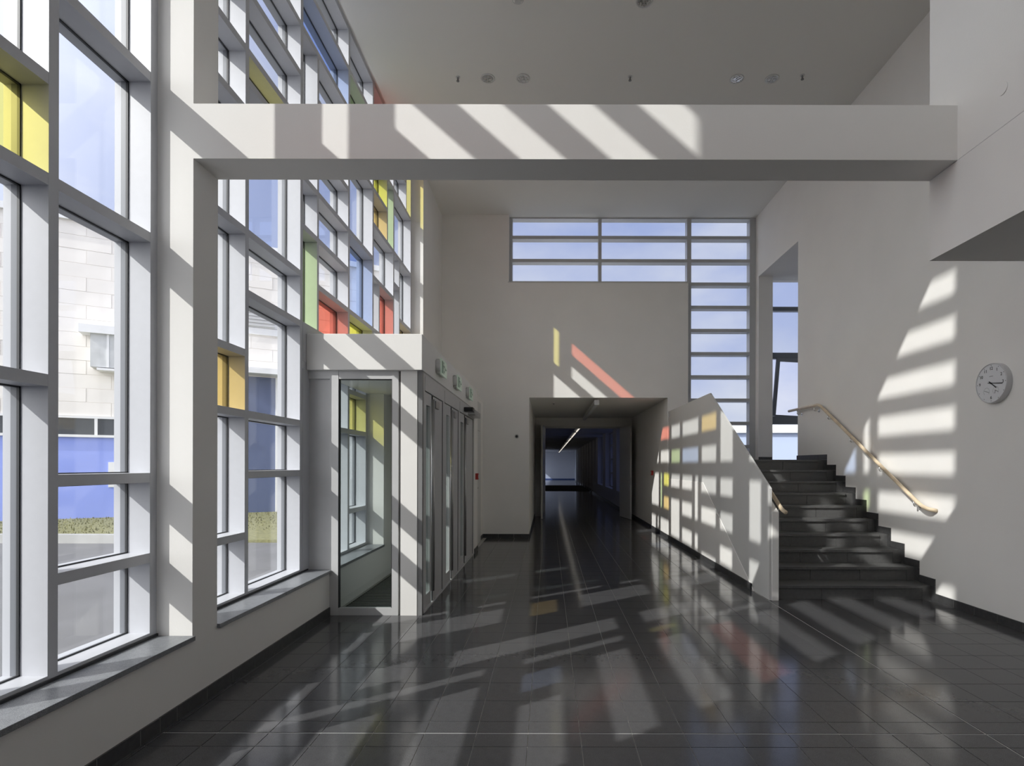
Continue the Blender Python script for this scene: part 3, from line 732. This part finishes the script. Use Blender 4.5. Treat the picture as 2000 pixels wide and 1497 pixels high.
# ================================================================== CEILING FITTINGS
def downlight():
    e_ = empty('downlight', (0, 0, ZC))
    bm = bmesh.new()
    ro, ri, n = 0.098, 0.082, 32
    # flange ring
    rings = []
    for r_, z in ((ro, 0.0), (ro, -0.006), (ri, -0.008), (ri - 0.004, -0.002)):
        rings.append([bm.verts.new((r_ * math.cos(2*math.pi*k/n), r_ * math.sin(2*math.pi*k/n), z)) for k in range(n)])
    for a, b in zip(rings, rings[1:]):
        for k in range(n): bm.faces.new((a[k], a[(k+1) % n], b[(k+1) % n], b[k]))
    bmesh.ops.recalc_face_normals(bm, faces=bm.faces)
    fin(bm, 'ring', PLASTW, e_, smooth=True)
    bm = bmesh.new(); add_cyl(bm, (0, 0, -0.0005), (0, 0, -1), 0.079, 0.002, 32); fin(bm, 'reflector', REFL, e_)
    bm = bmesh.new()
    for k in range(5): add_box(bm, -0.07 + abs(k - 2) * 0.015, 0.07 - abs(k - 2) * 0.015, -0.052 + k * 0.026 - 0.004, -0.052 + k * 0.026 + 0.004, -0.012, -0.002)
    add_box(bm, -0.004, 0.004, -0.07, 0.07, -0.012, -0.002)
    add_cyl(bm, (0.035, 0, -0.003), (0, 0, -1), 0.02, 0.012, 12); add_cyl(bm, (-0.035, 0, -0.003), (0, 0, -1), 0.02, 0.012, 12)
    fin(bm, 'louvre', CHROME, e_)
    return e_
dl = downlight()
spots = [(-0.847, 7.73, 'leftmost round downlight in the ceiling row above the beam'), (-0.36, 7.73, 'second round downlight from the left in the ceiling row'), (2.585, 7.73, 'third round downlight from the left in the ceiling row'),
         (3.07, 7.73, 'rightmost round downlight in the ceiling row above the beam'), (1.09, 6.44, 'round downlight cut by the top edge of the photo')]
for i, (x, y, lab) in enumerate(spots):
    o = dl if i == 0 else copy_tree(dl)
    o.location = (x, y, ZC); o.rotation_euler = (0, 0, [0.2, 1.4, 0.5, 0.0, 1.5][i]); tag(o, lab, 'downlight', 'round downlights in the ceiling')
def sprinkler():
    e_ = empty('sprinkler', (0, 0, ZC))
    cyl('rose', (0, 0, 0), (0, 0, -1), 0.03, 0.006, PLASTW, e_, 20)
    cyl('body', (0, 0, -0.006), (0, 0, -1), 0.012, 0.03, ALUD, e_, 12)
    cyl('deflector', (0, 0, -0.05), (0, 0, -1), 0.02, 0.008, ALUD, e_, 16)
    cyl('bulb', (0, 0, -0.036), (0, 0, -1), 0.004, 0.015, REDP, e_, 8)
    return e_
s0 = sprinkler()
for i, (x, y, lab) in enumerate([(-1.256, 7.71, 'small ceiling sprinkler left of the downlights'), (1.108, 7.69, 'small ceiling sprinkler in the middle of the ceiling row'), (3.459, 7.66, 'small ceiling sprinkler right of the downlights')]):
    o = s0 if i == 0 else copy_tree(s0); o.location = (x, y, ZC); tag(o, lab, 'sprinkler', 'sprinklers in the ceiling')
sm = empty('smoke_detector', (-0.36, 6.40, ZC)); tag(sm, 'pale round smoke detector at the top edge of the photo', 'smoke detector')
cyl('base', (0, 0, 0), (0, 0, -1), 0.07, 0.02, PLASTW, sm, 28); cyl('dome', (0, 0, -0.02), (0, 0, -1), 0.06, 0.025, PLASTW, sm, 28, r2=0.035)
sc_ = empty('cover_plate', (2.59, 3.20, 3.71)); tag(sc_, 'faint round cover plate on the upper gallery wall', 'cover plate')
cyl('plate', (0, 0, 0), (-1, 0, 0), 0.035, 0.004, WHITE, sc_, 28)

# ================================================================== CLOCK
ck = empty('wall_clock', (XR, 5.583, 2.38)); tag(ck, 'round white wall clock with two small dials on the stair wall', 'clock')
bm = bmesh.new(); n = 64; rings = []
for r_, x in ((0.199, 0.0), (0.199, -0.050), (0.196, -0.058), (0.190, -0.060), (0.188, -0.052)):
    rings.append([bm.verts.new((x, r_ * math.cos(2*math.pi*k/n), r_ * math.sin(2*math.pi*k/n))) for k in range(n)])
for a, b in zip(rings, rings[1:]):
    for k in range(n): bm.faces.new((a[k], a[(k+1) % n], b[(k+1) % n], b[k]))
bmesh.ops.recalc_face_normals(bm, faces=bm.faces)
fin(bm, 'rim', CLOCKR, ck, smooth=True)
cyl('face', (-0.040, 0, 0), (-1, 0, 0), 0.189, 0.012, CLOCKW, ck, 64)
def cpos(ang, r_):      # ang clockwise from 12, seen looking towards +X
    return (-0.0535, -math.sin(R(ang)) * r_, math.cos(R(ang)) * r_)
rotT = (R(90), 0, R(-90))
for s, ang in (('12', 0), ('1', 30), ('2', 60), ('3', 90), ('6', 180), ('9', 270), ('10', 300), ('11', 330)):
    text_mesh(s, 0.043, ck, BLACK, cpos(ang, 0.145), rotT)
for k in range(12):
    p = cpos(k * 30, 0.176); cyl('hour_dot', (-0.052, p[1], p[2]), (-1, 0, 0), 0.0035, 0.0015, BLACK, ck, 10)
def hand(ang, l, back, w, x, nm, cx=(0, 0)):
    bm = bmesh.new(); add_box(bm, x - 0.002, x, -w, w, -back, l)
    o = fin(bm, nm, BLACK, ck); o.location = (0, cx[0], cx[1]); o.rotation_euler = (R(ang), 0, 0); return o
hand(97, 0.145, 0.035, 0.0035, -0.058, 'minute_hand'); hand(128, 0.085, 0.03, 0.0045, -0.0555, 'hour_hand')
for cx, cz, nm in ((0.058, -0.078, 'dial'), (-0.058, -0.078, 'dial')):
    bm = bmesh.new()
    for k in range(16):
        a = R(-130 + k * 260 / 15); y = math.sin(a) * 0.036 + cx; z = math.cos(a) * 0.036 + cz
        add_box(bm, -0.0535, -0.052, y - 0.0012, y + 0.0012, z - 0.0025, z + 0.0025)
    fin(bm, nm, ALUD, ck)
    hand(110 if cx > 0 else 115, 0.036, 0.012, 0.0016, -0.0545, 'dial_hand', (cx, cz))
hand(290, 0.03, 0.0, 0.0012, -0.0545, 'dial_hand', (0.058, -0.078)); hand(200, 0.03, 0.0, 0.0012, -0.0545, 'dial_hand', (-0.058, -0.078))
cyl('hand_boss', (-0.053, 0, 0), (-1, 0, 0), 0.007, 0.007, BLACK, ck, 16)
box('imprint', (-0.0535, -0.052, -0.022, 0.022, 0.066, 0.071), ALUD, ck)

# ================================================================== OUTSIDE
gd = struct(box('ground', (-160, 160, -60, 220, -0.6, -0.26), ASPH), 'grey asphalt yard outside', 'ground')
pad = struct(box('trim_4', (-3.4, -2.7, -7, 10.4, -0.26, -0.18), CONC), 'pale concrete apron outside the facade', 'paving')
tr_ = struct(box('trim_5', (-60, -9.0, 12.8, 13.0, -0.26, -0.06), CONC), 'pale kerb along the lawn', 'kerb')
bd = empty('facade_building', (-15.1, 18, 0)); tag(bd, 'pale stone building with a blue base and strip windows across the yard', 'building')
bd.rotation_euler = (0, 0, math.atan2(0.489, 0.872))
# local x runs along the front, local -y faces us
def bdp(name, b, m): return box(name, b, m, bd)
LX0, LX1 = -26.0, 11.0
bdp('wall_core', (LX0, LX1, 0.012, 8, -0.3, 9.35), MORTAR)
bdp('coping', (LX0 - 0.1, LX1 + 0.1, -0.12, 8.1, 9.35, 9.55), EXTW)
bdp('base_wall', (LX0, 3.9, -0.02, 0.05, -0.3, 2.42), BLUEW)
bdp('sill_strip', (LX0, 3.9, -0.10, 0.05, 2.42, 2.50), EXTW)
bdp('head_strip', (LX0, 3.9, -0.06, 0.05, 3.03, 3.10), EXTW)
for k in range(18):
    x = LX0 + 0.1 + k * 1.65
    w = bdp('strip_window', (x, x + 1.57, -0.01, 0.05, 2.50, 3.03), DARKG)
    bdp('window_post', (x + 1.57, x + 1.65, -0.05, 0.05, 2.50, 3.03), EXTW)
cachb = {}
rows = 14; z = 3.11; nb = 0
rh = (9.35 - 3.11) / rows
for r_ in range(rows):
    off = 0.7 if r_ % 2 else 0.0
    x = -14.0 + off
    while x < LX1 - 0.2 and nb < 290:
        x1 = min(x + 1.35, LX1)
        k_ = (round(x1 - x, 2),)
        if k_ not in cachb:
            bm = bmesh.new(); add_box(bm, 0.004, (x1 - x) - 0.004, 0, 0.06, 0.004, rh - 0.004)
            me = bpy.data.meshes.new('block'); bm.to_mesh(me); bm.free(); me.materials.append(BLOCK); cachb[k_] = me
        o = mesh_obj('block', cachb[k_], bd); o.location = (x, random.uniform(-0.012, 0.0), 3.11 + r_ * rh); nb += 1
        x = x1
# hooded duct
bdp('duct_hood', (0.10, 1.9, -0.55, 0.0, 5.72, 5.98), EXTW)
bdp('duct_box', (0.38, 1.9, -0.45, 0.0, 4.66, 5.72), HOODM)
bdp('duct_flange', (0.80, 0.86, -0.47, -0.45, 4.66, 5.72), EXTW)
bdp('duct_tray', (0.55, 1.9, -0.50, 0.0, 4.56, 4.63), EXTW)
bdp('duct_leg', (1.5, 1.9, -0.2, 0.0, 4.0, 4.56), HOODM)
# entrance part at the right
bdp('entrance_wall', (3.95, LX1, -0.05, 0.02, -0.3, 4.75), mat('slate_blue', (0.10, 0.13, 0.24), 0.5))
bdp('entrance_canopy', (3.95, LX1, -0.7, 0.0, 4.80, 5.0), EXTW)
bdp('white_band', (3.0, LX1, -0.06, 0.0, 6.30, 6.54), EXTW)
for k in range(5):
    bdp('door_post', (4.2 + k * 1.5, 4.28 + k * 1.5, -0.12, -0.02, -0.2, 4.75), EXTW)
for lx0, lx1 in ((4.55, 5.75), (2.9, 4.05)):
    lv = bdp('louvre_frame', (lx0, lx1, -0.05, 0.0, 6.56, 7.22), EXTW)
    for k in range(5): box('louvre_slat', (lx0 + 0.08, lx1 - 0.08, -0.11, -0.05, 6.60 + k * 0.12, 6.66 + k * 0.12), ALU, lv)
nz = bdp('notice_sheet', (0.78, 0.98, -0.05, -0.02, 0.8, 1.62), EXTW)
# lawn
gm = bmesh.new()
for k in range(9000):
    t = random.uniform(-22, 9); d = random.uniform(0.1, 6.4)
    cx, cy = -15.1 + 0.872 * t + 0.489 * d, 18 + 0.489 * t - 0.872 * d
    if cy < 13.05 or cx > -5: continue
    h = random.uniform(0.03, 0.08); a = random.uniform(0, 6.28); w = 0.02
    v = [gm.verts.new((cx - w * math.cos(a), cy - w * math.sin(a), -0.2)), gm.verts.new((cx + w * math.cos(a), cy + w * math.sin(a), -0.2)), gm.verts.new((cx + random.uniform(-.03, .03), cy + random.uniform(-.03, .03), -0.2 + h))]
    gm.faces.new(v)
lawn = fin(gm, 'grass_blades', GRASSM); tag(lawn, 'short green grass of the lawn strip across the yard', 'grass', kind='stuff')
struct(prism_x('lawn', [(13.0, -0.26), (26, -0.26), (26, -0.19), (13.0, -0.19)], -60, -4.6, GRASSM), 'flat lawn strip across the yard', 'lawn')
# low building behind the stair windows
rb = empty('roof_building', (12, 30, 0)); tag(rb, 'low building with a white ribbed roof beyond the stair windows', 'building')
def rbp(name, b, m): o = box(name, b, m, rb); o.matrix_parent_inverse = Matrix.Translation(-rb.location); return o
rbp('wall', (8, 30, 30.0, 42, -0.3, 3.3), PALEB)
for k in range(3):
    rbp('roof_fascia', (7.8, 30.2, 29.8 + k * 0.5, 30.3 + k * 0.5, 3.30 + k * 0.17, 3.46 + k * 0.17), ROOFM)
rb.rotation_euler = (0, 0, -0.05)
rbp('roof', (7.8, 30.2, 31.3, 42, 3.70, 3.78), ROOFM)
